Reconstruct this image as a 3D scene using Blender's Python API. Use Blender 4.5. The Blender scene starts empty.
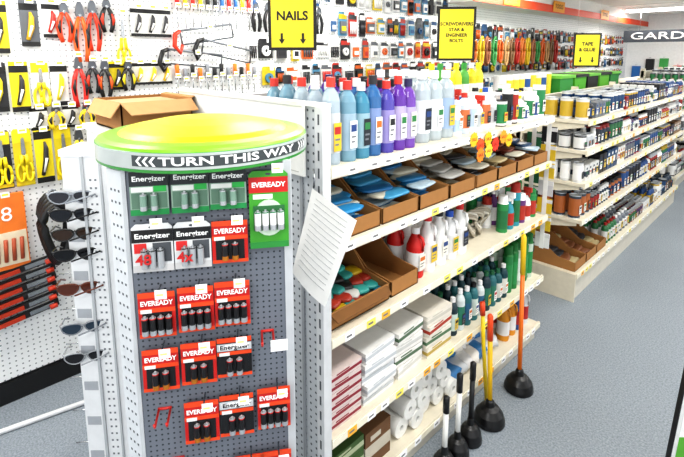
import bpy, math, random
from mathutils import Matrix, Vector
random.seed(7)
S=bpy.context.scene
S.view_settings.view_transform='Standard'
try: S.view_settings.look='Medium High Contrast'
except Exception: pass
S.view_settings.exposure=0.17
pi=math.pi
# ---------------------------------------------------------------- materials
def lin(c):
    return c/12.92 if c<=0.04045 else ((c+0.055)/1.055)**2.4
def hexc(h):
    return tuple(lin(int(h[i:i+2],16)/255) for i in (0,2,4))
_m={}
def mat(h,rough=0.5,metal=0.0,trans=0.0,emit=0.0,var=0.12,scale=30):
    key=(h,rough,metal,trans,emit)
    if key in _m: return _m[key]
    m=bpy.data.materials.new('mat_'+h); m.use_nodes=True
    nt=m.node_tree; p=nt.nodes['Principled BSDF']
    c=hexc(h)
    tc=nt.nodes.new('ShaderNodeTexCoord'); nz=nt.nodes.new('ShaderNodeTexNoise')
    nz.inputs['Scale'].default_value=scale
    nt.links.new(tc.outputs['Object'],nz.inputs['Vector'])
    mx=nt.nodes.new('ShaderNodeMix'); mx.data_type='RGBA'
    mx.inputs[6].default_value=(c[0]*(1-var),c[1]*(1-var),c[2]*(1-var),1)
    mx.inputs[7].default_value=(min(1,c[0]*(1+var*.5)),min(1,c[1]*(1+var*.5)),min(1,c[2]*(1+var*.5)),1)
    nt.links.new(nz.outputs[0],mx.inputs[0]); nt.links.new(mx.outputs[2],p.inputs['Base Color'])
    p.inputs['Roughness'].default_value=rough; p.inputs['Metallic'].default_value=metal
    if trans: p.inputs['Transmission Weight'].default_value=trans
    if emit:
        p.inputs['Emission Color'].default_value=(*c,1); p.inputs['Emission Strength'].default_value=emit
    _m[key]=m; return m
def pegmat(name,base,hole,ax,pitch=0.025,r=0.16,rough=0.5):
    m=bpy.data.materials.new(name); m.use_nodes=True
    nt=m.node_tree; p=nt.nodes['Principled BSDF']; N=nt.nodes.new; L=nt.links.new
    tc=N('ShaderNodeTexCoord'); sp=N('ShaderNodeSeparateXYZ'); L(tc.outputs['Object'],sp.inputs[0])
    sq=[]
    for a in ax:
        d=N('ShaderNodeMath'); d.operation='DIVIDE'; d.inputs[1].default_value=pitch; L(sp.outputs[a],d.inputs[0])
        f=N('ShaderNodeMath'); f.operation='FRACT'; L(d.outputs[0],f.inputs[0])
        s=N('ShaderNodeMath'); s.operation='SUBTRACT'; s.inputs[1].default_value=0.5; L(f.outputs[0],s.inputs[0])
        q=N('ShaderNodeMath'); q.operation='MULTIPLY'; L(s.outputs[0],q.inputs[0]); L(s.outputs[0],q.inputs[1]); sq.append(q)
    ad=N('ShaderNodeMath'); ad.operation='ADD'; L(sq[0].outputs[0],ad.inputs[0]); L(sq[1].outputs[0],ad.inputs[1])
    lt=N('ShaderNodeMath'); lt.operation='LESS_THAN'; lt.inputs[1].default_value=r*r; L(ad.outputs[0],lt.inputs[0])
    mx=N('ShaderNodeMix'); mx.data_type='RGBA'; mx.inputs[6].default_value=(*hexc(base),1); mx.inputs[7].default_value=(*hexc(hole),1)
    L(lt.outputs[0],mx.inputs[0]); L(mx.outputs[2],p.inputs['Base Color']); p.inputs['Roughness'].default_value=rough
    return m
WHITE='f2f2f0'; CREAM='ded6c2'
wht=mat(WHITE,.5); cream=mat(CREAM,.45); blk=mat('121214',.45); chrome=mat('b8bcc0',.25,1.0)
card_m=mat('a0713f',.8); card_d=mat('7a5228',.85); paper=mat('f7f7f5',.7)
peg_wall=pegmat('mat_pegboard_wall','eceeef','85898d',(1,2),.025,.15)
peg_end=pegmat('mat_pegboard_end','bcc0c4','4a4f55',(0,2),.025,.17)
peg_stand=pegmat('mat_pegboard_stand','6c727c','2a2e34',(0,2),.0125,.18,.4)
peg_strip=pegmat('mat_perforated_strip','d4d7da','5c6268',(1,2),.02,.2,.4)
peg_back=pegmat('mat_pegboard_back','c4bfae','7d8080',(1,2),.025,.15)
# ---------------------------------------------------------------- mesh builder
I4=Matrix.Identity(4)
_tx={}
def textgeo(s,size,off=0.0):
    k=(s,size,off)
    if k in _tx: return _tx[k]
    cu=bpy.data.curves.new('t','FONT'); cu.body=s; cu.size=size; cu.align_x='CENTER'; cu.align_y='CENTER'
    cu.resolution_u=3; cu.offset=off; cu.extrude=size*0.01; cu.space_line=0.85
    ob=bpy.data.objects.new('t',cu); S.collection.objects.link(ob)
    dg=bpy.context.evaluated_depsgraph_get(); me=bpy.data.meshes.new_from_object(ob.evaluated_get(dg))
    g=([v.co.copy() for v in me.vertices],[tuple(p.vertices) for p in me.polygons])
    bpy.data.objects.remove(ob); bpy.data.curves.remove(cu); bpy.data.meshes.remove(me)
    _tx[k]=g; return g
class B:
    def __init__(s): s.v=[];s.f=[];s.mi=[];s.sm=[];s.mats=[]
    def m(s,mt):
        if mt not in s.mats: s.mats.append(mt)
        return s.mats.index(mt)
    def add(s,vs,fs,mt,M=I4,smooth=False):
        o=len(s.v); s.v+= [tuple(M@Vector(v)) for v in vs]; k=s.m(mt)
        for f in fs: s.f.append(tuple(o+i for i in f)); s.mi.append(k); s.sm.append(smooth)
    def box(s,x0,x1,y0,y1,z0,z1,mt,M=I4):
        vs=[(x,y,z) for z in (z0,z1) for y in (y0,y1) for x in (x0,x1)]
        s.add(vs,[(0,2,3,1),(4,5,7,6),(0,1,5,4),(2,6,7,3),(0,4,6,2),(1,3,7,5)],mt,M)
    def poly(s,pts,z0,z1,mt,M=I4):
        n=len(pts)
        vs=[(p[0],p[1],z0) for p in pts]+[(p[0],p[1],z1) for p in pts]
        fs=[tuple(range(n-1,-1,-1)),tuple(range(n,2*n))]+[(i,(i+1)%n,n+(i+1)%n,n+i) for i in range(n)]
        s.add(vs,fs,mt,M)
    def lathe(s,prof,M,mt,n=14,seg=None,sy=1.0):
        vs=[]
        for r,z in prof:
            for i in range(n):
                a=2*pi*i/n; vs.append((r*math.cos(a),r*sy*math.sin(a),z))
        for j in range(len(prof)-1):
            fs=[(i,(i+1)%n,n+(i+1)%n,n+i) for i in range(n)]
            mm=seg[j] if seg else mt
            s.add(vs[j*n:(j+2)*n],fs,mm,M,abs(prof[j][1]-prof[j+1][1])>1e-5)
    def tube(s,pts,rad,mt,M=I4,n=6,flat=1.0):
        pts=[Vector(p) for p in pts]; 
        if not isinstance(rad,(list,tuple)): rad=[rad]*len(pts)
        vs=[]; up=Vector((0.013,0.02,1))
        for i,p in enumerate(pts):
            a=pts[max(0,i-1)]; b=pts[min(len(pts)-1,i+1)]; d=(b-a).normalized()
            u=d.cross(up); 
            if u.length<1e-3: u=d.cross(Vector((1,0,0)))
            u.normalize(); w=u.cross(d)
            for k in range(n):
                t=2*pi*k/n; vs.append(p+u*rad[i]*math.cos(t)+w*rad[i]*flat*math.sin(t))
        fs=[]
        for i in range(len(pts)-1):
            fs+=[(i*n+k,i*n+(k+1)%n,(i+1)*n+(k+1)%n,(i+1)*n+k) for k in range(n)]
        fs.append(tuple(range(n-1,-1,-1))); e=(len(pts)-1)*n; fs.append(tuple(e+k for k in range(n)))
        s.add(vs,fs,mt,M,True)
    def text(s,t,size,M,mt,off=0.0,w=None):
        vs,fs=textgeo(t,size,off)
        if w:
            xs=[v.x for v in vs]; k=w/(max(xs)-min(xs)); vs=[Vector((v.x*k,v.y,v.z)) for v in vs]
        s.add(vs,fs,mt,M)
    def blob(s,c,r,mt,amp=.08,n=16,m=6,M=I4,rot=0.0):
        ph=[random.random()*6 for _ in range(4)]; R=Matrix.Rotation(rot,3,'Z'); C=Vector(c)
        q=lambda v,e: math.copysign(abs(v)**e,v)
        vs=[]
        for j in range(m+1):
            t=pi*j/m
            for i in range(n):
                a=2*pi*i/n; k=1+amp*math.sin(3*a+ph[0]+2*t)+amp*.6*math.sin(7*a+ph[1])*math.sin(t*2+ph[2])
                if j in(0,m): k=1
                st=math.sin(t)**.45 if 0<j<m else 0
                vs.append(C+R@Vector((r[0]*k*st*q(math.cos(a),.45),r[1]*k*st*q(math.sin(a),.45),-r[2]*q(math.cos(t),.8))))
        fs=[(j*n+i,j*n+(i+1)%n,(j+1)*n+(i+1)%n,(j+1)*n+i) for j in range(m) for i in range(n)]
        s.add(vs,fs,mt,M,True)
    def build(s,name,M=None,parent=None,bevel=0):
        me=bpy.data.meshes.new(name); me.from_pydata(s.v,[],s.f)
        for m in s.mats: me.materials.append(m)
        for p,k,q in zip(me.polygons,s.mi,s.sm): p.material_index=k; p.use_smooth=q
        me.update(); ob=bpy.data.objects.new(name,me); S.collection.objects.link(ob)
        if M is not None: ob.matrix_world=M
        if parent: ob.parent=parent
        return ob
def T(x,y,z): return Matrix.Translation((x,y,z))
def frame(pos,right,up=(0,0,1)):
    r=Vector(right).normalized(); u=Vector(up); u=(u-r*u.dot(r)).normalized(); n=r.cross(u)
    M=Matrix((( r.x,u.x,n.x,pos[0]),(r.y,u.y,n.y,pos[1]),(r.z,u.z,n.z,pos[2]),(0,0,0,1))); return M
def rz(a): return Matrix.Rotation(a,4,'Z')
# ---------------------------------------------------------------- room
WX=-2.48; EX=2.3; Y0=-2.2; Y1=9.5; CH=2.25
b=B(); 
fm=bpy.data.materials.new('mat_floor_vinyl'); fm.use_nodes=True
nt=fm.node_tree; p=nt.nodes['Principled BSDF']; N=nt.nodes.new; L=nt.links.new
tc=N('ShaderNodeTexCoord'); n1=N('ShaderNodeTexNoise'); n1.inputs['Scale'].default_value=130; n1.inputs['Detail'].default_value=4
n2=N('ShaderNodeTexNoise'); n2.inputs['Scale'].default_value=1.6
L(tc.outputs['Object'],n1.inputs[0]); L(tc.outputs['Object'],n2.inputs[0])
cr=N('ShaderNodeValToRGB'); cr.color_ramp.elements[0].position=.35; cr.color_ramp.elements[1].position=.65
cr.color_ramp.elements[0].color=(*hexc('7c858e'),1); cr.color_ramp.elements[1].color=(*hexc('a0a8b0'),1)
L(n1.outputs[0],cr.inputs[0]); mx=N('ShaderNodeMix'); mx.data_type='RGBA'; mx.blend_type='MULTIPLY'; mx.inputs[0].default_value=.3
bw=N('ShaderNodeRGBToBW'); L(n2.outputs[1],bw.inputs[0])
L(cr.outputs[0],mx.inputs[6]); L(bw.outputs[0],mx.inputs[7]); L(mx.outputs[2],p.inputs['Base Color']); p.inputs['Roughness'].default_value=.6
b.box(WX-.1,EX+.1,Y0-.1,Y1+.1,-.1,0,fm); b.build('floor')
b=B(); b.box(WX-.1,EX+.1,Y0-.1,Y1+.1,CH,CH+.1,mat('f4f4f2',.8))
for i in range(1,10): b.box(WX,EX,Y0+i*1.2,Y0+i*1.2+.02,CH-.006,CH,mat('dddddb',.8))
b.build('ceiling')
b=B(); b.box(WX-.1,WX,Y0-.1,Y1+.1,.11,CH,peg_wall); b.box(WX-.1,WX,Y0-.1,Y1+.1,0,.11,blk); b.build('wall_left')
b=B(); b.box(WX,WX+.012,Y0,Y1,0,.1,blk); b.build('baseboard_left')
b=B(); b.box(WX,EX,Y1,Y1+.1,0,CH,mat('ecedec',.7)); b.build('wall_far')
b=B(); w=mat('eeeeec',.7)
b.box(EX,EX+.1,Y0,Y1,0,.4,w); b.box(EX,EX+.1,Y0,Y1,2.1,CH,w)
for y in (Y0,1.2,4.2,7.2): b.box(EX,EX+.1,y,y+.3,.4,2.1,w)
b.box(EX,EX+.1,7.4,Y1,.4,2.1,w); b.build('wall_right')
b=B(); b.box(WX,EX,Y0-.1,Y0,0,.3,w); b.box(WX,EX,Y0-.1,Y0,2.15,CH,w)
for x in (WX,-.2,2.1): b.box(x,x+.2,Y0-.1,Y0,.3,2.15,w)
b.build('wall_front')
b=B(); b.box(WX,-2.2,3.75,Y1,2.05,CH,mat('eceae6',.6)); b.box(-2.2,-2.19,3.75,Y1,2.05,2.13,mat('e0481c',.5)); b.build('trim_canopy')
# ---------------------------------------------------------------- gondola
def gondola(Ya,Yb,XF,heights,depth=.42,top=1.45,near_panel=True,bay=.82):
    b=B(); spine=XF-depth-.04
    XB=spine-depth
    b.box(spine-.0,spine+.03,Ya+.02,Yb-.02,.1,top-.06,peg_back)
    n=max(1,round((Yb-Ya)/bay)); 
    for i in range(n+1):
        y=Ya+.02+(Yb-Ya-.06)*i/n
        b.box(spine-.01,spine+.04,y-.0,y+.03,0,top-.03,cream)
        for k in range(int((top-.1)/.05)):
            b.box(spine+.04,spine+.0405,y+.012,y+.018,.12+k*.05,.145+k*.05,blk)
    for si,(zf) in enumerate(heights):
        for side in (1,-1):
            xa=XF if side==1 else XB
            xi=spine+.03 if side==1 else spine
            lo,hi=min(xa,xi),max(xa,xi)
            b.box(lo,hi,Ya+.015,Yb-.015,zf-.022,zf,cream)
            if side==1: b.box(XF-.004,XF+.006,Ya+.01,Yb-.01,zf-.032,zf+.004,cream); b.box(XF+.006,XF+.009,Ya+.01,Yb-.01,zf-.027,zf-.002,mat('ece6d2',.35))
            else: b.box(XB-.006,XB+.004,Ya+.01,Yb-.01,zf-.032,zf+.004,cream)
            if si<len(heights)-1:
                for i in range(n+1):
                    y=Ya+.02+(Yb-Ya-.06)*i/n
                    M=frame((0,y+.012,0),(1,0,0))
                    pts=[(xi,zf-.13),(xa-(.03*side),zf-.045),(xa-(.03*side),zf-.02),(xi,zf-.02)]
                    if side==-1: pts=pts[::-1]
                    b.poly(pts,0,.004,cream,M)
        y=Ya+.06+random.random()*.05
        while y<Yb-.08:
            c=random.choice(['ffffff','ffffff','f5e66a','f3b33a','ffffff'])
            b.box(XF+.009,XF+.0105,y,y+.042,zf-.029,zf-.003,mat(c,.5)); b.box(XF+.0105,XF+.0108,y+.006,y+.03,zf-.019,zf-.012,mat('777777',.5))
            y+=random.uniform(.06,.16)
    b.box(XF-.03,XF-.015,Ya+.02,Yb-.02,0,heights[-1]-.03,mat('d0cbbd',.5)); b.box(XB+.015,XB+.03,Ya+.02,Yb-.02,0,heights[-1]-.03,mat('d0cbbd',.5))
    if near_panel:
        b.box(XB,XF,Ya-.015,Ya+.008,0,top,peg_end)
        b.box(XF-.028,XF+.004,Ya-.022,Ya+.01,0,top,mat('d0d2d4',.35))
        b.box(XF-.10,XF-.09,Ya-.021,Ya-.015,0,top,mat('989ca0',.35))
        b.box(XB-.004,XF+.004,Ya-.022,Ya+.012,top,top+.01,wht)
        for k in range(26): b.box(XF-.016,XF-.009,Ya-.0225,Ya-.022,.1+k*.052,.13+k*.052,mat('4a4e54'))
    else:
        for side in (1,-1):
            xa=XF if side==1 else XB; lo,hi=min(xa,spine),max(xa,spine)
            b.box(lo,hi,Ya+.0,Ya+.012,0,heights[-1]-.0,cream)
    return b.build('shelving_gondola')
X1=-.97; H1=[1.27,1.03,.73,.38,.10]
gondola(.894,2.524,X1,H1)
H2=[1.19,1.0,.79,.55,.19]
gondola(3.06,6.05,X1,H2,near_panel=False,top=1.36,bay=1.0)
H3=[1.25,.95,.62,.15]
gondola(6.55,8.3,-1.08,H3,near_panel=False,top=1.45,bay=.9)
b=B(); b.box(-1.82,-1.04,.862,.872,1.24,1.462,mat('ecece8',.5)); b.box(-1.82,-1.04,.856,.862,1.45,1.462,mat('d8d8d4',.5)); b.box(-1.80,-1.06,.8615,.862,1.25,1.253,mat('b8b8b4',.5)); b.build('white_header_board')
# ---------------------------------------------------------------- goods helpers
def bottle(b,x,y,z,r,h,body,label,cap,n=12,neck=.4,sy=1.0):
    M=T(x,y,z)
    b.lathe([(0,0),(r*.95,0),(r,.02*h),(r,.13*h),(r*1.01,.14*h),(r*1.01,.60*h),(r,.61*h),(r*.97,.74*h),(r*.75,.82*h),(r*neck,.87*h),(r*neck,.89*h),(r*neck*1.25,.89*h),(r*neck*1.2,h),(0,h)],M,body,n,
      seg=[body]*4+[label]+[body]*6+[cap]*2,sy=sy)
def jug(b,x,y,z,r,h,body,label,cap):
    M=T(x,y,z)
    b.lathe([(0,0),(r*.95,0),(r,.03*h),(r,.14*h),(r*1.01,.15*h),(r*1.01,.52*h),(r,.53*h),(r*.95,.62*h),(r*.6,.78*h),(r*.42,.86*h),(r*.42,.88*h),(r*.5,.88*h),(r*.48,h),(0,h)],M,body,12,seg=[body]*4+[label]+[body]*6+[cap]*2,sy=.85)
    b.tube([(r*.45,0,.84*h),(r*.95,0,.80*h),(r*1.1,0,.7*h),(r*.98,0,.56*h)],r*.17,body,M,8)
def spray(b,x,y,z,r,h,body,label,cap):
    M=T(x,y,z)
    b.lathe([(0,0),(r,0),(r,.1*h),(r*1.01,.11*h),(r*1.01,.45*h),(r,.46*h),(r*.8,.6*h),(r*.35,.74*h),(r*.35,.8*h),(0,.8*h)],M,body,12,seg=[body]*3+[label]+[body]*5)
    b.lathe([(r*.45,.76*h),(r*.45,.84*h),(0,.86*h)],M,cap,10)
    b.box(-r*.5,r*1.1,-r*.28,r*.28,.86*h,h,cap,M); b.box(r*.55,r*.75,-r*.15,r*.15,.70*h,.87*h,cap,M)
def can(b,x,y,z,r,h,body,label,lid,n=14):
    b.lathe([(0,0),(r,0),(r*1.02,.01*h),(r,.04*h),(r,.12*h),(r*1.005,.13*h),(r*1.005,.85*h),(r,.86*h),(r,.96*h),(r*1.03,.97*h),(r*1.03,h),(r*.9,h),(r*.88,h*.97),(0,h*.97)],T(x,y,z),body,n,seg=[lid]*3+[body]+[label]*3+[body]*1+[lid]*5)
def aero(b,x,y,z,r,h,body,label,cap,n=12):
    b.lathe([(0,0),(r,0),(r,.1*h),(r,.6*h),(r,.78*h),(r*.85,.82*h),(r*.85,.98*h),(r*.6,h),(0,h)],T(x,y,z),body,n,seg=[body,body,label,body,cap,cap,cap,cap])
def carton(b,x,y,z,dx,dy,dz,c1,c2,rot=0,txt=None):
    M=T(x,y,z)@rz(rot)
    b.box(-dx/2,dx/2,-dy/2,dy/2,0,dz,c1,M)
    e=.0008
    b.box(-dx/2-e,dx/2+e,-dy/2-e,dy/2+e,dz*.3,dz*.62,c2,M)
    b.box(-dx/2-e,dx/2+e,-dy*.3,dy*.1,dz*.72,dz*.85,c2,M)
def sticker(b,x,y,z,w,h):
    # printed front label: panel + heading + text lines, on a face looking +X
    b.box(x,x+.0008,y-w/2,y+w/2,z-h/2,z+h/2,mat(random.choice(['f0f0ec','e8e4d8','f0f0ec','20242c','d8b830'])))
    b.box(x+.0008,x+.0012,y-w*.4,y+w*.4,z+h*.1,z+h*.36,mat(random.choice(['b02420','20407a','202226','2a7a40','c86820'])))
    b.box(x+.0008,x+.0012,y-w*.35,y+w*.3,z-h*.12,z-h*.05,mat('70747a')); b.box(x+.0008,x+.0012,y-w*.35,y+w*.15,z-h*.3,z-h*.23,mat('70747a'))
def tray(b,y,xf,z,w,d,hb,hf,mt=None):
    mt=mt or card_m; t=.004
    b.box(xf-d,xf,y-w/2,y+w/2,z,z+t,mt); b.box(xf-d,xf-d+t,y-w/2,y+w/2,z,z+hb,mt); b.box(xf-t,xf,y-w/2,y+w/2,z,z+hf,mt)
    for yy in (y-w/2,y+w/2-t):
        M=frame((0,yy+t,0),(1,0,0)); 
        b.poly([(xf-d,z),(xf,z),(xf,z+hf),(xf-d*.35,z+hf*1.25),(xf-d*.7,z+hb),(xf-d,z+hb)],0,t,mt,M)
# top shelf coloured bottles -------------------------------------------------
b=B(); z=H1[0]
cols=[('b4c4d0','d63b2c'),('7fa8bc','c6322a'),('4a90ac','1c1c20'),('3a70a8','d8d8dc'),('5a50b0','2a2a60'),('6a38a8','c43330'),('7a4ab4','2b2b55'),('9a7abc','c43330')]
lab=['c4c8cc','98b0c0','90b0bc','7c90bc','948ac0','b0a4c8']
for row in range(5):
    for i in range(7):
        k=min(7,int(i*1.1+row*.35)); c,cp=cols[k]
        bm=mat(c,.15,0,.2); i6=min(5,i)
        y_=.955+i*.062+random.uniform(-.005,.005); x_=X1-.045-row*.072
        bottle(b,x_,y_,z,.029,.235+.028*random.random(),bm,mat(lab[i6],.4),mat(random.choice([cp,'d0352b','26262c','e4e4e4']),.4))
        if row==0: sticker(b,x_+.0293,y_,z+.085,.030,.085)
b.build('cleaning_fluid_bottles')
b=B()
for row in range(3):
    for i in range(3):
        bottle(b,X1-.07-row*.1,1.435+i*.08,z,.036,.265,mat('c8d4da',.15,0,.3),mat(['e6eaee','d8dce0','9ab0cc'][i]),wht)
        if row==0: sticker(b,X1-.0335,1.435+i*.08,z+.09,.035,.08)
b.build('clear_solvent_bottles')
b=B()
for row in range(4):
    for i in range(6):
        c=random.choice(['f0f0ee','e4e6e8','d8dade','c9d6e4'])
        x_=X1-.06-row*.08; y_=1.665+i*.057
        (spray if (i+row)%3==0 else bottle)(b,x_,y_,z,.025,random.uniform(.13,.2),mat(c,.4),mat(random.choice(['d8d8dc','b8d0e8','c0c4c8','c87040','3a6ab0'])),mat(random.choice(['ffffff','ffffff','cc3322','2255aa'])))
        if row==0: sticker(b,x_+.0253,y_,z+.055,.025,.05)
b.build('small_bottles')
b=B()
for row in range(4):
    y=2.02
    while y<2.47:
        w=random.uniform(.045,.065); h=random.uniform(.09,.17)
        if random.random()<.5: can(b,X1-.05-row*.085,y,z,w/2,h,wht,mat(random.choice(['22804a','1b1b1f','eeeeee','c8ccd0','a92a20','2a5090'])),mat(random.choice(['d8d8d8','1b1b1f','e2c21e'])))
        else: bottle(b,X1-.05-row*.085,y,z,w/2,h,wht,mat(random.choice(['22804a','1b1b1f','a92a20','2a5090','e8e8e8'])),mat(random.choice(['d8d8d8','1b1b1f','e2c21e'])))
        if row==0: sticker(b,X1-.05+w/2+.0005,y,z+h*.38,w*.5,h*.35)
        y+=w+.006
b.build('small_tins')
b=B()
for i in range(7): 
    bottle(b,X1-.385,1.95+i*.075,z,.03,.28,mat(['e8e23a','58a848','e8d020'][i%3]),wht,mat(['f0d820','3a9a40','e0e0e0'][i%3]))
b.build('detergent_bottles')
b=B()
for i,(y,zz) in enumerate([(1.69,1.255),(1.74,1.225),(1.80,1.245),(1.86,1.215),(1.80,1.195),(1.92,1.24),(1.97,1.22),(1.72,1.19)]):
    M=frame((X1+.0108+.0022*i,y,zz),(0,1,0)); pts=[]
    for k in range(20):
        r=.033 if k%2 else .026; a=2*pi*k/20; pts.append((r*math.cos(a),r*math.sin(a)))
    b.poly(pts,0,.0015,mat(['f2c11a','ee5a22','f2c11a','e83a1c','f6d840','f2a01a','f2c11a','f08a1a'][i],.5),M); b.text('SALE',.018,M@T(0,0,.002),mat('a01010'))
b.build('starburst_price_ticket')
# shelf 2 trays ---------------------------------------------------------------
z=H1[1]
b=B(); g=B()
ys=[1.03,1.255,1.46,1.66,1.86,2.05,2.24,2.42]; ws=[.23,.2,.19,.19,.18,.18,.18,.16]
for i,(y,w) in enumerate(zip(ys,ws)):
    tray(b,y,X1-.012,z,w,.33,.15,.055)
    tone=['2f8ac0','3f90b8','2e78a8','a8a8a4','3a3a40','a89870','7a3a2a','3a5a80'][i]
    for k in range(16):
        g.blob((X1-.065-.03*(k%8),y+random.uniform(-w*.1,w*.1),z+.024+.016*(k//2)*.8),(.040,w*.35,.008),mat(random.choice([tone,tone,tone,'a8bcc8','1f6aa0' if i<3 else '7a6a48','c4c0b0']),.35),rot=random.uniform(-.3,.3),amp=.04)
b.build('cardboard_display_tray'); g.build('packaged_gloves')
# shelf 3 ---------------------------------------------------------------------
z=H1[2]
b=B()
for y,w,hb in [(1.07,.3,.2),(1.31,.16,.17)]: tray(b,y,X1-.03,z,w,.34,hb,.06)
for y,a in [(1.0,.5),(1.2,-.4),(1.36,.3)]:
    M=frame((X1-.2,y,z+.14),(0,1,0),(-.5,0,1)); b.poly([(-.09,0),(.09,0),(.08,.1),(-.08,.1)],0,.004,card_m,M)
M=frame((X1-.035,1.07,z+.06),(0,1,0),(.9,0,-.6)); b.poly([(-.14,0),(.14,0),(.13,.04),(-.13,.04)],0,.004,card_d,M)
b.build('cardboard_box_open')
b=B()
for k in range(34):
    b.blob((X1-.065-.042*(k%6),.955+.05*(k//6)+random.uniform(-.01,.01),z+.026+.012*(k%6)),(.034,.028,.010),mat(random.choice(['2a8f8a','c8a820','2880a0','c8c8c4','2a2a2a','3aa098','b8b8b0','a83828']),.4),rot=random.uniform(-.6,.6),amp=.04)
b.build('scouring_pads')
b=B()
for r in range(3):
    for i in range(5):
        hh=[.2,.235,.235,.21,.225][i]
        jug(b,X1-.08-r*.1,1.435+i*.08,z,.037,hh,mat(['c8201c','f0f0ee','f0f0ee','e8e8e8','f2f2f0'][i]),mat(['e0e0e0','e4e4e2','e8e8e6','dcdcdc','e4e4e4'][i]),mat(['e8e8e8','d02828','1a1a1c','2255bb','d02828'][i]))
        if r==0: sticker(b,X1-.0425,1.435+i*.08,z+hh*.33,.038,hh*.3)
b.build('bleach_jugs')
b=B()
for i in range(3):
    for j in range(3):
        R=.062-.012*j; cx,cy=X1-.12,1.90+i*.06
        pts=[(cx+.02*math.sin(a*2),cy+.02*math.cos(a)*j*.3+R*math.cos(a),z+.07+R*math.sin(a)) for a in [2*pi*k/20 for k in range(21)]]
        b.tube(pts,.006,mat(random.choice(['d8d4c8','c9c2b2','a8a090'])))
b.build('clothesline_coil')
b=B()
for r in range(3):
    for i in range(6): (spray if i%3==1 else aero)(b,X1-.06-r*.085,2.12+i*.065,z,.027,random.uniform(.15,.24),mat(random.choice(['2a8a4a','6a3a7a','3090a0','e8e8e8'])),mat(random.choice(['ffffff','207040','b03020'])),mat(random.choice(['208040','ffffff','b03020'])))
b.build('spray_cans')
# shelf 4 ---------------------------------------------------------------------
z=H1[3]
b=B()
for k in range(6): carton(b,X1-.13,.99,z+k*.034,.22,.15,.032,mat('d4c4c0',.5),mat('8a2434',.5),.04*math.sin(k*3))
b.build('light_globe_cartons')
b=B()
for k in range(5): carton(b,X1-.15+.01*(k%2),1.165,z+k*.040,.25,.165,.037,mat('e8e8e6',.5),mat('c0c4c8',.5),.05*math.sin(k*2))
for k in range(4): carton(b,X1-.15,1.35,z+k*.047,.24,.165,.043,mat('e6e4e0',.5),mat(['c8c8c4','587058'][k%2],.5),.06*math.cos(k*2))
for k in range(4): carton(b,X1-.14,1.54,z+k*.046,.24,.17,.043,mat('e2dcd0',.5),mat(['b8a050','587858','a83a2a','c8c4b8'][k],.5),.05*math.sin(k*4))
b.build('flat_cartons')
b=B()
for r in range(4):
    for i in range(9): 
        bottle(b,X1-.05-r*.065,1.68+i*.058,z,.023,.16+.035*random.random(),mat(random.choice(['1f5a60','16303a','2a6a70','104048','c8d0d0'])),mat(random.choice(['c8d8d0','307860','d8d8d0','2a6080'])),mat(random.choice(['101014','1f6040','e8e8e8'])))
        if r==0: sticker(b,X1-.0265,1.68+i*.058,z+.055,.024,.05)
b.build('dark_bottles')
b=B()
for r in range(3):
    for i in range(5): aero(b,X1-.06-r*.08,2.21+i*.06,z,.026,.25,mat(random.choice(['1a7a3a','207a40','b8c8b8'])),mat(random.choice(['e0e8e0','2a8a4a'])),mat('146a2a'))
b.build('garden_spray_cans')
# base shelf ------------------------------------------------------------------
z=H1[4]
b=B()
for k in range(3): carton(b,X1-.14,1.0,z+k*.06,.24,.16,.058,mat('3f5a2c',.6),mat('a8b090',.6))
carton(b,X1-.14,1.17,z,.22,.14,.15,mat('6a4a2e',.7),mat('c0b8a8',.6))
b.build('green_cartons')
b=B()
for j in range(3):
    for i in range(5-j//1):
        y=1.32+i*.085+j*.04; r=.04
        M=T(X1-.31+random.uniform(-.02,.02),y,z+r+j*.066)@Matrix.Rotation(pi/2,4,'Y')
        b.lathe([(.012,0),(r,0),(r,.28),(.012,.28),(.012,.05)],M,mat('e6e6e2',.5),14)
b.build('paper_rolls')
b=B()
for k in range(20): b.blob((X1-.1-.07*(k%3),1.74+.06*(k//3),z+.04+.04*(k%3)),(.055,.045,.03),mat(random.choice(['e0e0e0','d4d6d8','c8ccd0','e8e4dc','3a7ab0']),.35),rot=random.uniform(-.5,.5),amp=.14)
b.build('bagged_rags')
b=B()
for r in range(2):
    for i in range(4): jug(b,X1-.07-r*.1,2.22+i*.075,z,.034,.21,mat(random.choice(['e0e0e0','d89020','2a5090','e8e8e8'])),mat(random.choice(['e5e5e5','b02828'])),mat(random.choice(['b02828','1b1b1b','ffffff'])))
b.build('detergent_jugs')
b=B()
for sidx,(x,zt) in enumerate([(-1.0,1.24),(-1.08,1.2)]):
    b.tube([(x,2.53,zt),(x,2.55,zt)],.003,chrome,n=5); b.box(x-.012,x+.012,2.549,2.551,zt-.72,zt,wht)
    for k in range(7):
        zz=zt-.07-.1*k; c=random.choice(['1b1b1f','e8e8e8','2a6a48','c8c8cc','b83020','d8b830'])
        b.box(x-.04,x+.04,2.552,2.556,zz-.045,zz+.04,mat(c)); b.box(x-.025,x+.025,2.556,2.57,zz-.035,zz+.01,mat(random.choice(['303034','c0c4c8','e0e0e0'])))
        b.box(x+.0,x+.0405,2.5515,2.5575,zz+.015,zz+.035,mat('d8d8d8'))
b.build('clip_strip_packs')
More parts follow.
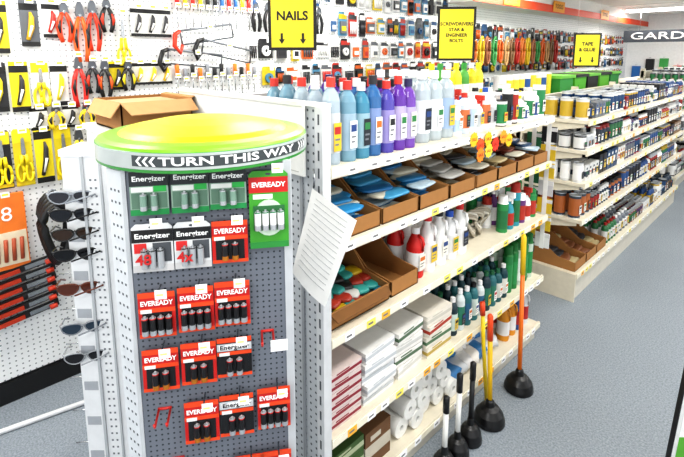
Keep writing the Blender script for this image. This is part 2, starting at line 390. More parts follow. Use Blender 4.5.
# low cabinet behind the spinner with an opened carton on top
b=B(); b.box(-2.0,-1.66,.56,.86,.06,1.31,mat('e0e2e4',.45)); b.box(-1.99,-1.67,.57,.85,0,.06,blk); b.box(-2.01,-1.65,.55,.865,1.31,1.33,wht)
b.box(-1.84,-1.83,.553,.56,.1,1.28,mat('a0a4a8')); b.box(-1.82,-1.81,.54,.56,.7,.8,chrome); b.build('storage_cabinet')
b=B(); tb=1.332
x0,x1,y0,y1,hh=-1.94,-1.67,.58,.84,.10
b.box(x0,x1,y0,y0+.005,tb,tb+hh,card_m); b.box(x0,x1,y1-.005,y1,tb,tb+hh,card_m); b.box(x0,x0+.005,y0,y1,tb,tb+hh,card_m); b.box(x1-.005,x1,y0,y1,tb,tb+hh,card_m); b.box(x0,x1,y0,y1,tb,tb+.005,card_m)
M=frame((x0,y0,tb+hh),(1,0,0),(0,-.8,-1.2)); b.poly([(0,0),(.27,0),(.26,.06),(.01,.06)],0,.004,mat('b88c5c',.8),M)
M=frame((x0,y1,tb+hh),(1,0,0),(0,.5,.1)); b.poly([(0,0),(.27,0),(.26,.02),(.01,.02)],0,.004,mat('b88c5c',.8),M)
M=frame((x1,y0,tb+hh),(0,1,0),(.8,0,-.4)); b.poly([(0,0),(.26,0),(.25,.08),(.01,.08)],0,.004,mat('b88c5c',.8),M)
b.box(x0+.01,x1-.01,y0+.01,y1-.01,tb+.06,tb+.09,mat('b89870',.8))
b.build('cardboard_carton')
for si,zz in enumerate(H1):
    b=B(); y=1.0 if si==0 else .97
    while y<2.45:
        w=random.uniform(.08,.16); h=random.uniform(.1,.2)
        carton(b,X1-.74,y+w/2,zz,.22,w*.92,h if si else h*.75,mat(random.choice(['f0f0ee','c83028','2a6ab0','e8c828','58585c','3a9a50']),.5),mat(random.choice(['ffffff','222226','e8d040']),.5)); y+=w+.01
    b.build('boxed_hardware')
# ---------------------------------------------------------------- gondola 2/3 goods
pal=['ececea','ececea','e0e0dc','1d2b4a','98231f','1b1b1f','1b1b1f','254a80','2a6a40','c4a434','d8d8d6','4a2a5a','a86030','b8bcc0','16406a','8a6a4a','6a7078','283848']
def fill(b,XF,z,ya,yb,hmax,kinds,rows=3,p=pal):
    y=ya
    while y<yb:
        kind=random.choice(kinds); n=random.randint(1,4)
        c1,c2,c3=[mat(random.choice(p),.4) for _ in range(3)]
        w=random.uniform(.045,.085); h=random.uniform(.65,1.0)*hmax
        for k in range(n):
            if y+w>yb: break
            for r in range(rows+2):
                x=XF-.02-w/2-r*(w+.012)
                if x-w/2<XF-.39: continue
                ch=h
                if kind=='bottle': bottle(b,x,y+w/2,z,w*.44,h,c1,c2,c3,10)
                elif kind=='can': ch=min(h,w*1.9); can(b,x,y+w/2,z,w*.46,ch,c1,c2,mat('c8ccd0',.3,.6),12)
                elif kind=='aero': aero(b,x,y+w/2,z,w*.4,h,c1,c2,c3,10)
                else: carton(b,x,y+w/2,z,w*.95,w*.93,h*.9,c1,c2)
                if r==0: sticker(b,x+w*(.476 if kind=='carton' else .465 if kind=='can' else .445),y+w/2,z+ch*.38,w*.5,ch*.36)
            y+=w+.004
        y+=.003
names=['paint_tins','adhesive_packs','lubricant_cans','sealant_packs','spray_paint_cans']
kk=[['can','can','bottle','carton'],['can','bottle','can','aero'],['aero','can','can','carton'],['can','aero','can','bottle'],['bottle','can','can']]
for i,zz in enumerate(H2):
    hm=(H2[i-1]-zz-.05) if i else .16
    ya=3.08
    if i==4:
        t=B()
        for q in range(3): tray(t,3.2+q*.21,X1-.02,zz,.2,.34,.16,.06)
        t.build('cardboard_display_tray')
        g=B()
        for q in range(18): g.blob((X1-.08-.05*(q//3),3.2+.21*(q%3),zz+.03+.012*(q//3)),(.04,.07,.012),mat(random.choice(['7a4a2a','a89870','303034'])),rot=random.uniform(-.3,.3))
        g.build('bagged_fittings')
        ya=3.75
    b=B(); fill(b,X1,zz,ya,6.0,min(hm,.21),kk[i]); b.build(names[i])
for i,zz in enumerate(H3):
    hm=(H3[i-1]-zz-.07) if i else .2
    b=B(); fill(b,-1.08,zz,6.6,8.25,min(hm,.26),['can','carton','bottle'],3,['f0f0ee','1b1b1f','1b1b1f','98231f','2a7a48','44484e','e8e8e6']); b.build('garden_supplies')
b=B()
for i in range(5):
    y=4.2+i*.33; c=['3a9a48','5cb838','2a2a2e','6abf3a','2f8f44'][i]
    b.poly([(-.13,0),(.13,0),(.145,.2),(-.145,.2)],-.12,.12,mat(c,.45),frame((X1-.68,y,1.19),(0,1,0)))
    b.box(X1-.82,X1-.54,y-.155,y+.155,1.39,1.415,mat('2a2a2e' if i%2 else '78c850',.4))
b.build('storage_tub')
b=B()
for i in range(9): can(b,X1-.66,3.2+i*.1,1.19,.045,.25,mat(random.choice(['f0e040','f0f0f0','e8e8e8'])),mat(random.choice(['f0e040','2a60a8','e8e8e8'])),wht)
b.build('paint_tins')
# ---------------------------------------------------------------- plungers
def plunger(x,y,h,hc_,tip=None,r=.068,lean=(0,0),name='toilet_plunger'):
    b=B(); rub=mat('0d0d0f',.35)
    b.lathe([(r*.82,0),(r,.004),(r*.98,.02),(r*.86,.045),(r*.6,.068),(r*.32,.078),(r*.3,.085),(r*.26,.10),(.011,.108)],T(x,y,0),rub,20)
    b.lathe([(r*.8,.001),(r*.7,.03),(.0,.06)],T(x,y,0),rub,20)
    p0=Vector((x,y,.08)); p1=Vector((x+lean[0],y+lean[1],h))
    pm=p0.lerp(p1,.72)
    b.tube([p0,pm],.0105,mat(hc_,.4),n=10); b.tube([pm,p1-(p1-p0)*.02,p1],[.0125,.0125,.007],mat(tip or hc_,.4),n=10)
    return b.build(name)
plunger(-.86,1.753,.50,'e8b814','e8501c',lean=(-.02,.0))
plunger(-.86,2.04,.77,'f07820','f4c820',lean=(-.03,.02))
plunger(-.865,1.60,.36,'1a1a1c','111113',.05)
plunger(-.865,1.50,.36,'ecece8','141416',.05)
plunger(-.86,1.40,.32,'ecece8','111113',.05)
b=B(); b.tube([(-.93,1.86,.0),(-.945,1.83,.3),(-.95,1.82,.44)],.009,mat('f2d020',.4),n=8); b.tube([(-.95,1.82,.44),(-.952,1.815,.50)],[.012,.012],mat('e04a1c',.4),n=8); b.build('broom_handle')
# ---------------------------------------------------------------- rotating battery stand
pv=Vector((.551,.832,0)).normalized(); iv=Vector((-.832,.551,0)).normalized()
SM=Matrix(((pv.x,iv.x,0,-.994),(pv.y,iv.y,0,.532),(0,0,1,0),(0,0,0,1)))
b=B()
shell=mat('c4c8cc',.3)
pts=[(-.145,-.157),(.168,-.157),(.185,-.14),(.185,.12),(.15,.157),(-.15,.157),(-.19,.12),(-.19,-.11)]
b.poly(pts,.06,1.38,shell)
b.box(-.143,.166,-.1605,-.157,.08,1.375,peg_stand)
b.box(.166,.182,-.163,-.15,.06,1.38,mat('bcc0c4',.3)); b.box(-.150,-.142,-.163,-.155,.06,1.38,mat('bcc0c4',.3))
M=frame((-.1675,-.1335,.7),Vector((.045,-.047,0)),(0,0,1))
b.box(-.028,.028,-.62,.67,0.0,.003,mat('d0d4d8',.3),M)
for k in range(50):
    for u in (-.014,0,.014): b.box(u-.0025,u+.0025,-.6+k*.025,-.6+k*.025+.005,.003,.0034,mat('44494f'),M)
b.box(-.193,-.19,-.1,.11,.1,1.36,peg_strip)
b.lathe([(0,0),(.22,0),(.225,.01),(.225,.04),(.2,.06),(0,.06)],I4,mat('c8ccd0',.3),40)
R=.232; zb=1.385
green=mat('2f8a34',.35); band=mat('b0b8b6',.3); lime=mat('7ab41c',.3); yel=mat('f0e40a',.35)
b.lathe([(0,zb-.008),(R-.004,zb-.008),(R,zb-.006),(R,zb),(R+.001,zb),(R+.001,zb+.032),(R-.001,zb+.033),(R-.004,zb+.038),(R-.018,zb+.042),(R-.045,zb+.044),(.17,zb+.052),(.11,zb+.064),(.05,zb+.070),(0,zb+.071)],I4,band,56,seg=[green,green,green,band,band,green,lime,lime,lime,yel,yel,yel,yel])
def wrap(vs,a0,R,zc): 
    out=[]
    for v in vs:
        a=-pi/2+a0+v.x/R; rr=R+.0012+v.z; out.append((rr*math.cos(a),rr*math.sin(a),zc+v.y))
    return out
nseg=28; sp=[Vector((-.20+.41*i/nseg,s*.0105,.0)) for i in range(nseg+1) for s in (-1,1)]
b.add(wrap(sp,.33,R,zb+.016),[(2*i,2*i+2,2*i+3,2*i+1) for i in range(nseg)],mat('3a4244',.4))
vs,fs=textgeo('TURN THIS WAY',.022,.0005); xs=[v.x for v in vs]; k=.29/(max(xs)-min(xs))
b.add(wrap([Vector((v.x*k,v.y,v.z+.001)) for v in vs],.33,R,zb+.016),fs,mat('f4f6f6',.4))
for side in (-1,1):
    for j in range(3):
        x0=side*(.160+.014*j)+.005
        pl=[Vector((x0,.009,.001)),Vector((x0+.006,.009,.001)),Vector((x0+.006+side*.008,0,.001)),Vector((x0+.006,-.009,.001)),Vector((x0,-.009,.001)),Vector((x0+side*.008,0,.001))]
        b.add(wrap(pl,.33,R,zb+.016),[(0,1,2,5),(5,2,3,4)],mat('f4f6f6',.4))
stand=b.build('battery_display_stand',SM)
def hook(b,x,z,l=.055):
    b.tube([(x,-.158,z+.004),(x,-.158-l,z),(x,-.162-l,z+.008)],.0018,chrome,n=5)
def batterypack(u,z,kind,w=.072,h=.098,layer=0,tag=True):
    b=B(); 
    M=SM@frame((u,-.1605-.012-.008*layer,z),(1,0,0),(0,.02,1))
    red=mat('c01a16',.35); dk=mat('131316',.35); sil=mat('b4b8bc',.3,.5); org=mat('e0481a',.4); grn=mat('1f7a4a',.4); gold=mat('c07a2a',.3,.5)
    pts=[(-w/2,-h/2),(w/2,-h/2),(w/2,h/2-.008),(w/2-.008,h/2),(-w/2+.008,h/2),(-w/2,h/2-.008)]
    base={'ever':red,'ever2':red,'en':mat('d8dadc'),'rech':mat('8ea898',.35),'big':mat('3f9a2c'),'dark':dk}[kind]
    b.poly(pts,0,.0015,base,M)
    e=.0021
    def q(x0,x1,y0,y1,m,z=e,z0=.0015): b.box(x0*w,x1*w,y0*h,y1*h,z0,z,m,M)
    nb=4; br=.0068; bh=h*.42; by=-h*.40
    if kind in('ever','ever2','dark'):
        q(-.5,.5,.38,.5,org); q(-.5,.5,.06,.15,org); b.text('EVEREADY',.0145,M@T(0,h*.26,.0026),mat('ffffff'),.0004,w=w*.88)
        q(-.5,.5,-.5,-.42,org); q(-.44,-.14,.05,.13,mat('e8e8e8'),.0026); cc=[dk,red,gold if kind=='ever2' else sil]
        if kind=='dark': q(-.5,.5,.17,.35,mat('c4c8cc'),.0023); b.text('Energizer',.0135,M@T(0,h*.26,.0028),dk,.0003,w=w*.84)
        nb=4 if kind=='ever' else 2
        q(-.40,.40,-.42,.05,dk,.0024)
    elif kind=='en':
        q(-.5,.5,.12,.38,dk); b.text('Energizer',.0145,M@T(0,h*.25,.0026),mat('ffffff'),.0003,w=w*.86)
        q(-.5,.5,-.5,-.36,mat('c8c8c8')); q(-.45,-.15,-.1,.1,mat('d02828')); cc=[sil,dk,sil]; nb=3; q(-.0,.45,-.30,.1,mat('4a4e54'),.0024)
        b.text('48' if u<-.05 else '4x',.03,M@T(-w*.2,-h*.2,.016),mat('c02020'),.0006)
    elif kind=='rech':
        q(-.5,.5,.10,.40,mat('20262a')); b.text('Energizer',.0145,M@T(0,h*.25,.0026),mat('ffffff'),.0003,w=w*.86)
        q(-.5,.5,-.5,-.38,mat('1c8a48')); q(.12,.45,-.02,.10,mat('2aaa4a')); cc=[mat('7a9a8a',.3),sil,sil]; nb=2; q(-.46,.1,-.02,.08,mat('e0e4e0')); bh=h*.36; by=-h*.38
        q(-.46,.46,-.36,-.04,mat('5a7a68'),.0024)
    elif kind=='big':
        q(-.5,.5,.22,.42,red); b.text('EVEREADY',.0145,M@T(0,h*.32,.0026),mat('ffffff'),.0004,w=w*.86)
        pts2=[(.40*w*math.cos(a),.48*w*math.sin(a)-.1*h) for a in [2*pi*i/20 for i in range(20)]]
        b.poly(pts2,.0015,.006,mat('c8dcc8',.2),M); cc=[mat('e8e8e8'),grn,sil]; nb=4; bh=h*.26; by=-h*.24
        b.box(-.40*w,.40*w,-.26*h,.06*h,.006,.0065,mat('2a6a3a'),M)
        q(-.5,.5,-.5,-.42,mat('2a8a3a')); q(-.4,.1,.14,.2,wht)
    sp_=.0155 if nb>2 else .02
    zt=.008 if kind!='big' else .012
    for i in range(nb):
        x=(i-(nb-1)/2)*sp_
        Mb=M@T(x,by,zt)@Matrix.Rotation(-pi/2,4,'X')
        b.lathe([(0,0),(br,0),(br,bh*.25),(br,bh*.85),(br*.95,bh*.9),(br*.35,bh*.9),(br*.35,bh),(0,bh)],Mb,cc[0],10,seg=[sil,cc[2],cc[0],cc[1],sil,sil,sil])
    b.poly([(.006*math.cos(a),.0025*math.sin(a)+h/2-.007) for a in [2*pi*i/10 for i in range(10)]],.0015,.002,mat('40444a'),M)
    ob=b.build('battery_pack')
    if tag:
        t=B(); hx=u+.008; hz=z+h/2+.006
        hook(t,hx,hz,.05)
        t.box(hx-.002,hx+.020,-.214,-.2125,hz-.001,hz+.018,mat('fafaf8')); t.box(hx+.001,hx+.014,-.2144,-.214,hz+.006,hz+.010,mat('f0e48a'))
        t.build('price_ticket_hook',SM)
    return ob
dU=-.012
U=[-.085+dU,-.008+dU,.066+dU,.147+dU]
batterypack(U[0],1.333,'rech'); batterypack(U[1],1.333,'rech'); batterypack(U[2],1.333,'rech',h=.092); batterypack(U[3],1.280,'big',w=.080,h=.165)
batterypack(U[0],1.215,'en',w=.078,h=.1); batterypack(U[1],1.215,'en'); batterypack(U[2],1.216,'ever2',h=.09)
batterypack(U[0],1.070,'ever'); batterypack(U[1],1.074,'ever'); batterypack(U[2],1.079,'ever')
batterypack(U[0],.945,'ever2',h=.094); batterypack(U[1],.95,'ever2',h=.094); batterypack(U[2],.955,'dark',h=.09); 
batterypack(U[1],.81,'ever2'); batterypack(U[2],.815,'dark'); batterypack(U[3],.82,'ever')
batterypack(U[2]+.02,.66,'ever'); batterypack(U[3],.66,'ever')
b=B()
for u,zz in [(U[0],.845),(U[3]-.01,1.0),(U[0]+.02,.72)]:
    for s in (-.012,.012):
        b.tube([(u+s,-.159,zz),(u+s,-.21,zz-.004),(u+s,-.214,zz+.006)],.0025,mat('c22a24',.4),n=6)
    b.tube([(u-.014,-.162,zz),(u+.014,-.162,zz)],.003,mat('c22a24',.4),n=6)
b.box(U[3]-.005,U[3]+.03,-.2165,-.215,.985,1.01,mat('fafaf8'))
b.build('empty_peg_hooks',SM)
# ---------------------------------------------------------------- sunglasses tower
TM=T(-1.548,.444,0)@Matrix(((.7005,-.7136,0,0),(.7136,.7005,0,0),(0,0,1,0),(0,0,0,1)))
b=B(); gw=mat('e4e6e8',.35)
b.box(-.062,.07,-.06,.06,.04,1.30,gw); b.box(-.075,.083,-.08,.08,0,.04,mat('c8ccd0',.4)); b.box(-.066,.074,-.064,.064,1.30,1.32,gw)
for k in range(9): b.box(-.055,-.012,-.0615,-.06,.16+k*.125,.19+k*.125,mat('a8acb2',.3))
for k in range(46):
    for u in (.02,.035): b.box(u-.003,u+.003,-.0606,-.06,.1+k*.025,.106+k*.025,mat('6a6f75'))
b.box(-.004,.004,-.066,-.06,.04,1.30,mat('b4b8bc',.3)); b.box(.05,.056,-.066,-.06,.04,1.30,mat('b4b8bc',.3))
for k in range(9): b.tube([(-.06,-.03,.2+k*.12),(-.12,-.03,.195+k*.12)],.002,chrome,n=5)
b.build('sunglasses_rack',TM)
def sunglasses(z,lens,fr,tilt=0.0):
    b=B(); fm_=mat(fr,.25); lm=mat(lens,.08)
    M=frame((-.035,-.07,z),(1,.25,.05*tilt),(0,-.1,1))
    for s in (-1,1):
        c=s*.033
        pts=[(c+.029*math.cos(a)*(1),.019*math.sin(a)+.003*math.cos(a*2)) for a in [2*pi*i/16 for i in range(16)]]
        b.poly(pts,-.001,.001,lm,M)
        b.tube([(p[0],p[1],0) for p in pts]+[(pts[0][0],pts[0][1],0)],.0026,fm_,M,5)
        b.tube([(s*.062,.008,0),(s*.068,.008,-.01),(s*.066,.006,-.05),(s*.062,-.012,-.075)] if s<0 else [(s*.062,.008,0),(s*.068,.008,.01),(s*.05,.006,.02),(-.01,-.012,.022)],.0026,fm_,M,5)
    b.tube([(-.006,.006,0),(0,.009,.002),(.006,.006,0)],.0026,fm_,M,5)
    b.build('sunglasses',TM)
for zz,l,f in [(1.18,'3a3a40','9aa0a8'),(1.125,'22242a','101014'),(1.065,'3a2a20','20201e'),(1.0,'101014','101014'),(.89,'5a2a1a','6a3420'),(.76,'2a3a4a','8a8e94'),(.66,'1a1a1e','a0a4a8')]:
    sunglasses(zz,l,f,random.uniform(-1,1))
# ---------------------------------------------------------------- hanging paper notice
P=[Vector((-1.0,.862,1.214)),Vector((-.821,.862,1.163)),Vector((-.847,.77,.943)),Vector((-.99,.775,.989))]
b=B(); n=10; vs=[]
for j in range(n+1):
    for i in range(n+1):
        u=i/n; v=j/n
        p=P[0].lerp(P[1],u).lerp(P[3].lerp(P[2],u),v); p+=Vector((.7,-.7,0))*(.012*math.sin(pi*u)*(.3+v)); vs.append(p)
b.add(vs,[(j*(n+1)+i,j*(n+1)+i+1,(j+1)*(n+1)+i+1,(j+1)*(n+1)+i) for j in range(n) for i in range(n)],mat('dededc',.5),I4,True)
for j in range(14):
    v=.08+j*.06
    a=P[0].lerp(P[3],v); c=P[1].lerp(P[2],v); o=Vector((.7,-.7,0))
    pts=[a.lerp(c,t)+o*(.012*math.sin(pi*t)*(.3+v)+.0012) for t in (.12,.3,.5,.7,.85)]
    b.tube(pts,.0006,mat('a8acb0'),n=4)
b.tube([(-1.0,.868,1.214),(-.99,.862,1.24),(-1.0,.868,1.27)],.003,chrome,n=6)
ob=b.build('paper_notice'); 
# ---------------------------------------------------------------- hanging yellow signs
def sign(pos,w,h,lines,size,name='hanging_category_sign',right=(.76,.65,0),arrows=True):
    b=B(); M=frame(pos,right); y_=mat('f0dc2c',.5)
    b.box(-w/2,w/2,-h/2,h/2,-.003,.0,blk,M)
    b.box(-w/2+.016,w/2-.016,-h/2+.016,h/2-.016,0,.0015,y_,M)
    k=len(lines)
    for i,t in enumerate(lines): b.text(t,size,M@T(0,(k-1)*size*.6-i*size*1.2+(.02 if arrows else 0)+.01,.002),mat('15150f'),size*.03)
    if arrows:
        for s in (-1,1):
            x=s*w*.22; y=-h*.3
            b.poly([(x-.006,y+.03),(x-.006,y),(x-.016,y),(x,y-.024),(x+.016,y),(x+.006,y),(x+.006,y+.03)],.0015,.003,mat('15150f'),M)
    for s in (-1,1):
        p=M@Vector((s*w*.4,h/2,0)); b.tube([p,(p.x,p.y,CH)],.001,mat('cccccc'),n=4)
    b.build(name)
sign((-1.93,1.54,1.757),.25,.285,['NAILS'],.062)
sign((-1.78,2.84,1.73),.255,.36,['SCREWDRIVERS','STAR &','ENGINEER','BOLTS'],.031,arrows=False)
sign((-1.61,4.87,1.63),.25,.32,['TAPE','& GLUE'],.045)
b=B()
for y in (4.45,5.6,7.2):
    M=frame((-2.185,y,2.12),(0,1,0)); b.box(-.16,.16,-.06,.06,0,.003,mat('f0a020',.5),M); b.text('TOOLS',.07,M@T(0,0,.004),mat('402000'))
b.build('shelf_header_sign')
b=B(); M=frame((-1.35,8.0,1.845),(1,0,0))
b.box(-.8,.8,-.085,.085,-.02,0,mat('4a5058',.5),M); b.text('GARDEN',.14,M@T(-.22,-.0,.001),mat('f4f4f4'),.001,w=.96)
for s in (-.6,.6):
    p=M@Vector((s,.085,-.01)); b.tube([p,(p.x,p.y,CH)],.003,chrome,n=5)
b.build('hanging_garden_sign')
# ---------------------------------------------------------------- wall tools
def WF(y,z,d=0.02): return frame((WX+d,y,z),(0,1,0))
def whook(b,y,z,l=.06):
    b.tube([(WX+.002,y,z),(WX+l,y,z-.002),(WX+l+.003,y,z+.008)],.002,chrome,n=5)
    b.box(WX+l+.003,WX+l+.004,y-.016,y+.016,z-.006,z+.018,paper); b.box(WX+l+.004,WX+l+.0044,y-.012,y+.012,z+.002,z+.011,mat('f3d83a'))
def pliers(y,z,h,c,c2='1a1a1c',name='pliers'):
    b=B(); M=WF(y,z,.03); st=mat('6a6e74',.3,.8); g=mat(c,.4); g2=mat(c2,.4)
    b.poly([(-.004,.5*h),(-.014,.42*h),(-.019,.27*h),(-.008,.2*h),(.008,.2*h),(.019,.27*h),(.014,.42*h),(.004,.5*h)],-.006,.006,st,M)
    for s in (-1,1):
        b.tube([(s*.006,.24*h,0),(s*.018,.08*h,0),(s*.026,-.12*h,0),(s*.022,-.34*h,0),(s*.014,-.5*h,0)],[.008,.011,.012,.011,.009],g,M,8)
        b.tube([(s*.019,.06*h,.006),(s*.0265,-.12*h,.008),(s*.0225,-.3*h,.006)],[.005,.008,.005],g2,M,6)
    b.lathe([(0,0),(.007,0),(.007,.003),(0,.004)],M@T(0,.26*h,.006),chrome,10); whook(b,y,z+.5*h,.05)
    return b.build(name)
def shears(y,z,h,c='f0d81c',card=True,cc='1c1c20'):
    b=B(); 
    if card:
        M0=WF(y,z,.012); b.poly([(-.036,-.5*h),(.036,-.5*h),(.036,.46*h),(.028,.5*h),(-.028,.5*h),(-.036,.46*h)],0,.0015,mat(cc,.5),M0); b.box(-.034,.034,.26*h,.47*h,.0015,.002,mat(c,.5),M0); b.box(-.034,.034,-.48*h,-.42*h,.0015,.002,mat(c,.5),M0)
    M=WF(y,z,.024); g=mat(c,.4)
    for s in (-1,1):
        ring=[(s*.017+.013*math.cos(a),-.26*h+.04*math.sin(a),0) for a in [2*pi*i/14 for i in range(15)]]
        b.tube(ring,.006,g,M,6)
        b.tube([(s*.012,-.28*h+.04,0),(s*.008,.05*h,0)],[.009,.008],g,M,6)
        b.poly([(s*.009,0),(-s*.009,.02),(-s*.006,.33*h),(-s*.002,.36*h)] if s<0 else [(-s*.002,.36*h),(-s*.006,.33*h),(-s*.009,.02),(s*.009,0)],-.002+.002*s,.001+.002*s,chrome,M)
    whook(b,y,z+.46*h,.04); return b.build('garden_snips')
def knifepack(y,z,h,c='f2dc20',k='2c2c30'):
    b=B(); M=WF(y,z,.012); w=.07
    b.poly([(-w/2,-h/2),(w/2,-h/2),(w/2,h/2),(-w/2,h/2)],0,.0015,mat(c,.5),M)
    b.box(-w/2,w/2,.28*h,.42*h,.0015,.002,blk,M); b.box(-w/2,w/2,-.5*h,-.4*h,.0015,.002,blk,M)
    b.tube([(-.012,-.36*h,.01),(.004,-.1*h,.012),(.008,.12*h,.012),(.004,.24*h,.01)],[.008,.012,.01,.004],mat(k,.4),M,8)
    b.tube([(-.008,-.3*h,.018),(.006,-.05*h,.021)],[.004,.006],mat('e8e8e8',.4),M,6)
    whook(b,y,z+.45*h,.04); return b.build('utility_knife_pack')
# row 1
knifepack(.385,1.71,.22); knifepack(.50,1.73,.2,'5a5e64','e8b81c'); pliers(.635,1.74,.18,'e2461e'); pliers(.70,1.70,.28,'e8601c'); pliers(.755,1.73,.24,'d83a1e'); knifepack(.585,1.75,.16,'e8e8e4','c8281e')
shears(.89,1.66,.30,'f0d81c',False); knifepack(.30,1.71,.22); pliers(.82,1.78,.16,'1a1a1c','d83a1e')
for y in (.97,1.04,1.11): knifepack(y,1.76,.15,'e8e8e4')
# row 2
knifepack(.36,1.455,.21,'26262a','e8d81c'); knifepack(.44,1.455,.22); shears(.52,1.46,.21,'f0d81c',True,'e8e8e4'); knifepack(.595,1.46,.20,'e8e8e4','f0d81c'); pliers(.675,1.47,.24,'c8281e'); pliers(.735,1.49,.16,'1a1a1c','d83a1e'); pliers(.79,1.48,.18,'1a1a1c','e8601c'); knifepack(.85,1.49,.14,'f0d81c'); pliers(.90,1.49,.15,'1a1a1c','f0d81c')
shears(.28,1.46,.22)
for y in (.96,1.03,1.10): knifepack(y,1.50,.12,'f0f0e8','f0c81c')
# row 3
for i,y in enumerate((.265,.345,.425,.505,.585)): (shears(y,1.14,.26,'f0d81c',True,'1c1c20' if i%2 else 'd8c41c') if i!=3 else knifepack(y,1.14,.26))
pliers(.65,1.14,.22,'f0d81c'); pliers(.71,1.15,.18,'1a1a1c','f0d81c')
for y in (.77,.83,.89): pliers(y,1.16,.18,'e8e020')
for i,y in enumerate((.5,.565,.63,.695,.76,.825,.89,.955)): 
    (pliers(y,1.31,.11,'f0d020','1a1a1c') if i%2 else knifepack(y,1.31,.11,random.choice(['e8e8e4','f0d81c','e0e0dc']),random.choice(['d8401c','1a1a1c'])))
# row 4
b=B(); M=WF(.335,.82,.02); b.box(-.07,.07,-.17,.17,0,.02,mat('e87a28',.5),M); b.box(-.065,.065,-.15,.0,.02,.024,mat('e2d4b8',.5),M); b.text('8',.09,M@T(.0,.08,.022),wht)
for k in range(4): b.tube([(-.05+.03*k,-.13,.03),(-.045+.03*k,-.03,.03)],.008,mat('b05030'),M,6)
whook(b,.335,.99); b.build('sander_pack')
for k in range(6):
    b=B(); M=WF(.30,.63-.045*k,.03)@Matrix.Rotation(.12,4,'Z')
    b.box(-.2,.2,-.016,.016,0,.012,mat('1a1a1c',.4),M); b.box(-.13,.06,-.012,.006,.012,.02,mat('b8381c',.4),M); b.box(.08,.18,-.01,.01,.012,.016,chrome,M)
    b.tube([(-.14,-.01,.01),(-.18,-.03,.01),(-.2,-.02,.01)],[.014,.014,.01],mat('c8381c',.4),M,8)
    b.tube([(.16,-.008,.02),(.19,-.008,.02)],.012,mat('c8381c',.4),M,6)
    b.tube([(WX+.001,.2,.63-.045*k),(WX+.05,.2,.63-.045*k)],.002,chrome,n=4)
    b.build('hand_saw')
b=B(); 
for j in range(4):
    pts=[(WX+.07+.022*j,.505+.05*math.cos(a)+.01*math.sin(2*a),.80+(.165-.012*j)*math.sin(a)) for a in [2*pi*i/24 for i in range(25)]]
    b.tube(pts,.017,blk,n=8)
whook(b,.505,.955,.16); b.build('rubber_strap_coil')
def hacksaw(y,z,rot,c):
    b=B(); M=WF(y,z,.03)@Matrix.Rotation(rot,4,'Z')
    b.tube([(-.17,-.03,0),(-.17,.045,0),(.15,.045,0),(.15,-.03,0)],.006,mat('70747a',.3,.7),M,6); b.box(-.17,.15,-.034,-.026,-.001,.001,mat('50545a',.3,.8),M)
    b.tube([(-.17,.045,0),(-.2,.03,0),(-.215,-.03,0),(-.19,-.07,0),(-.17,-.03,0)],[.01,.013,.013,.012,.01],mat(c,.4),M,8)
    whook(b,y,z+.04,.04); b.build('hacksaw')
hacksaw(1.36,1.70,.15,'d83a1e'); hacksaw(1.48,1.60,-.2,'1a1a1c'); hacksaw(1.28,1.56,-.1,'1a1a1c')
def driver(y,z,h,c):
    b=B(); M=WF(y,z,.025)
    b.tube([(0,.5*h,0),(0,.47*h,0),(0,.3*h,0),(0,.12*h,0),(0,.08*h,0)],[.008,.013,.011,.013,.008],mat(c,.3),M,10); b.tube([(0,.1*h,0),(0,-.5*h,0)],.003,chrome,M,6)
    whook(b,y,z+.1*h,.035); return b.build('screwdriver')
for i in range(12): driver(1.18+i*.045,1.83,.18,random.choice(['d8281e','1a1a1c','e8c81c','2a6ab0']))
for i in range(12): driver(1.16+i*.045,1.46-.02*(i%2),.16,random.choice(['1a1a1c','e87a1c','1a1a1c','8a8e94']))
for i in range(7): pliers(1.68+i*.085,1.82,.18,random.choice(['d8281e','2a6ab0','1a1a1c','e8c81c']))
def blister(b,y,z,w,h,c1,c2,c3):
    M=WF(y,z,.014)
    b.poly([(-w/2,-h/2),(w/2,-h/2),(w/2,h/2-.01),(w/2-.01,h/2),(-w/2+.01,h/2),(-w/2,h/2-.01)],0,.0015,mat(c1,.5),M)
    b.box(-w*.45,w*.45,h*.2,h*.4,.0015,.002,mat(c2,.5),M)
    k=random.randint(0,2)
    if k==0:
        for i in range(4): b.tube([((i-1.5)*w*.2,-.4*h,.008),((i-1.5)*w*.2,.1*h,.008)],[w*.05,w*.08],mat(c3,.3),M,6)
    elif k==1: b.lathe([(w*.3,0),(w*.3,.012),(w*.12,.014),(w*.1,.002)],M@T(0,-.12*h,.001),mat(c3,.3),14)
    else:
        b.box(-w*.36,w*.36,-.4*h,.1*h,.0015,.014,mat(c3,.35),M); b.box(-w*.25,w*.25,-.3*h,-.1*h,.014,.016,mat(c2,.35),M)
    b.tube([(WX+.002,y,z+h*.46),(WX+.05,y,z+h*.45)],.002,chrome,n=4); b.box(WX+.05,WX+.051,y-.014,y+.014,z+h*.45-.018,z+h*.45+.01,paper)
wp=['e8e8e8','d0d0ce','1b1b1f','1b1b1f','28507a','a8281e','c8b01c','d8d8d8','2b2b2f','3a3e44','c85a1c','4880a0','5a5e64']
for zi,(zc,hh) in enumerate([(2.0,.17),(1.81,.17),(1.63,.16),(1.46,.15),(1.28,.14),(1.08,.16),(.85,.18),(.6,.18)]):
    b=B(); y=1.05 if zi in(4,5,6,7) else (2.3 if zi==1 else (1.62 if zi==2 else 1.72))
    if zi==0: y=.3
    while y<9.2:
        w=random.uniform(.06,.12)
        blister(b,y+w/2,zc,w,hh*random.uniform(.7,1.05),random.choice(wp),random.choice(wp),random.choice(wp)); y+=w+random.uniform(.006,.035)
        if y>3.7 and zi==0: break
    b.build('blister_pack_row')
b=B()
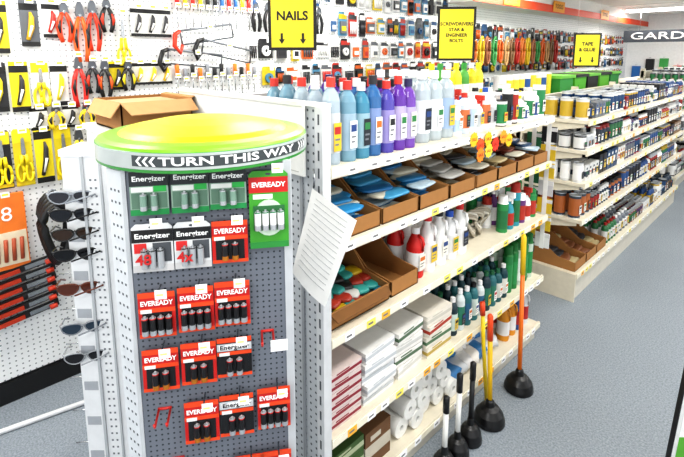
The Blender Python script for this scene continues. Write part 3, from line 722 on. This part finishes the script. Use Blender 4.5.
for i in range(16):
    y=4.1+i*.13; c=['c8702a','c8a81c','905a3a','3a8a48','c85a1c','b89060','7a5a3a','a8281e'][i%8]
    for j in range(2):
        h=random.uniform(.10,.15)
        pts=[(WX+.10+.02*j,y+.035*math.cos(a),1.62+h*math.sin(a)) for a in [2*pi*k/18 for k in range(19)]]
        b.tube(pts,.011,mat(c,.45),n=6)
    b.tube([(WX+.002,y,1.73),(WX+.14,y,1.725)],.003,chrome,n=5)
b.build('hanging_rope_hanks')
b=B()
for i in range(7):
    x=-2.3+i*.2; b.tube([(x,Y1-.002,1.4+.15*math.sin(i)),(x,Y1-.1,1.4+.15*math.sin(i))],.004,chrome,n=5)
    b.box(x-.06,x+.06,Y1-.06,Y1-.002,1.1,1.38+.15*math.sin(i),mat(random.choice(['1b1b1f','3a9a48','d8281e','6a6e74','2a6ab0'])))
b.build('garden_tool_packs')
b=B(); b.tube([(-2.44,-.3,.011),(-2.3,.1,.011),(-2.22,.5,.011),(-2.15,.9,.011),(-2.2,1.6,.011)],.011,mat('d8dadc',.4),n=8); b.build('floor_cable')
# ---------------------------------------------------------------- free-standing poster board right
b=B(); M=frame((-.225,1.70,0),(.70,.714,0),(.06,-.06,1))
b.box(0,.55,0,1.02,-.012,0,mat('e4e6e4',.4),M); b.box(-.004,0,0,1.02,-.014,.003,blk,M); b.box(.014,.536,.03,1.0,0,.002,mat('f4f5f3',.4),M); b.box(.014,.536,.03,.40,.002,.003,mat('5aa832',.4),M); b.box(.05,.5,.1,.3,.003,.004,wht,M)
b.tube([M@Vector((.27,.9,-.012)),(-.22,2.16,.0)],.008,chrome); b.text('SPECIALS',.09,M@T(.275,.8,.003),mat('208040'),.002)
b.build('poster_stand')
# ---------------------------------------------------------------- lamps
def lamp(x,y,along='Y',e=15,l=1.2,wd_=.09):
    b=B(); dx,dy=(wd_,l/2) if along=='Y' else (l/2,wd_)
    b.box(x-dx,x+dx,y-dy,y+dy,CH-.03,CH,wht); 
    k=.6
    b.box(x-dx*k if along=='Y' else x-dx*.95,x+dx*k if along=='Y' else x+dx*.95,y-dy*.95 if along=='Y' else y-dy*k,y+dy*.95 if along=='Y' else y+dy*k,CH-.055,CH-.03,mat('ffffff',.5,0,0,4))
    o=b.build('ceiling_light')
    ld=bpy.data.lights.new('tube_light','AREA'); ld.shape='RECTANGLE'; ld.size=.3 if along=='Y' else l; ld.size_y=l if along=='Y' else .3; ld.energy=e; ld.color=(1,.975,.93)
    lo=bpy.data.objects.new('tube_light',ld); lo.location=(x,y,CH-.07); S.collection.objects.link(lo); lo.parent=o
for x,y in [(-.3,-.8),(-.3,.9),(-.3,2.8),(-.3,4.8),(-.3,6.8)]: lamp(x,y)
for x,y in [(-2.0,1.9),(-1.95,4.2),(-1.95,0.0)]: lamp(x,y,e=18)
lamp(-1.55,8.0,'X',e=24,l=1.2,wd_=.2); lamp(1.3,1.5); lamp(1.3,4.5)
wd=bpy.data.worlds.new('World'); S.world=wd; wd.use_nodes=True
bg=wd.node_tree.nodes['Background']; bg.inputs[0].default_value=(.97,.98,1,1); bg.inputs[1].default_value=1.4
# ---------------------------------------------------------------- camera
cd=bpy.data.cameras.new('camera'); cam=bpy.data.objects.new('camera',cd); S.collection.objects.link(cam)
cd.sensor_width=36; cd.lens=470/684*36; cd.shift_y=-100/684; cd.clip_start=.02
cam.location=(0,0,1.6); cam.rotation_euler=(math.radians(90-9.09),0,math.radians(45.5))
S.camera=cam
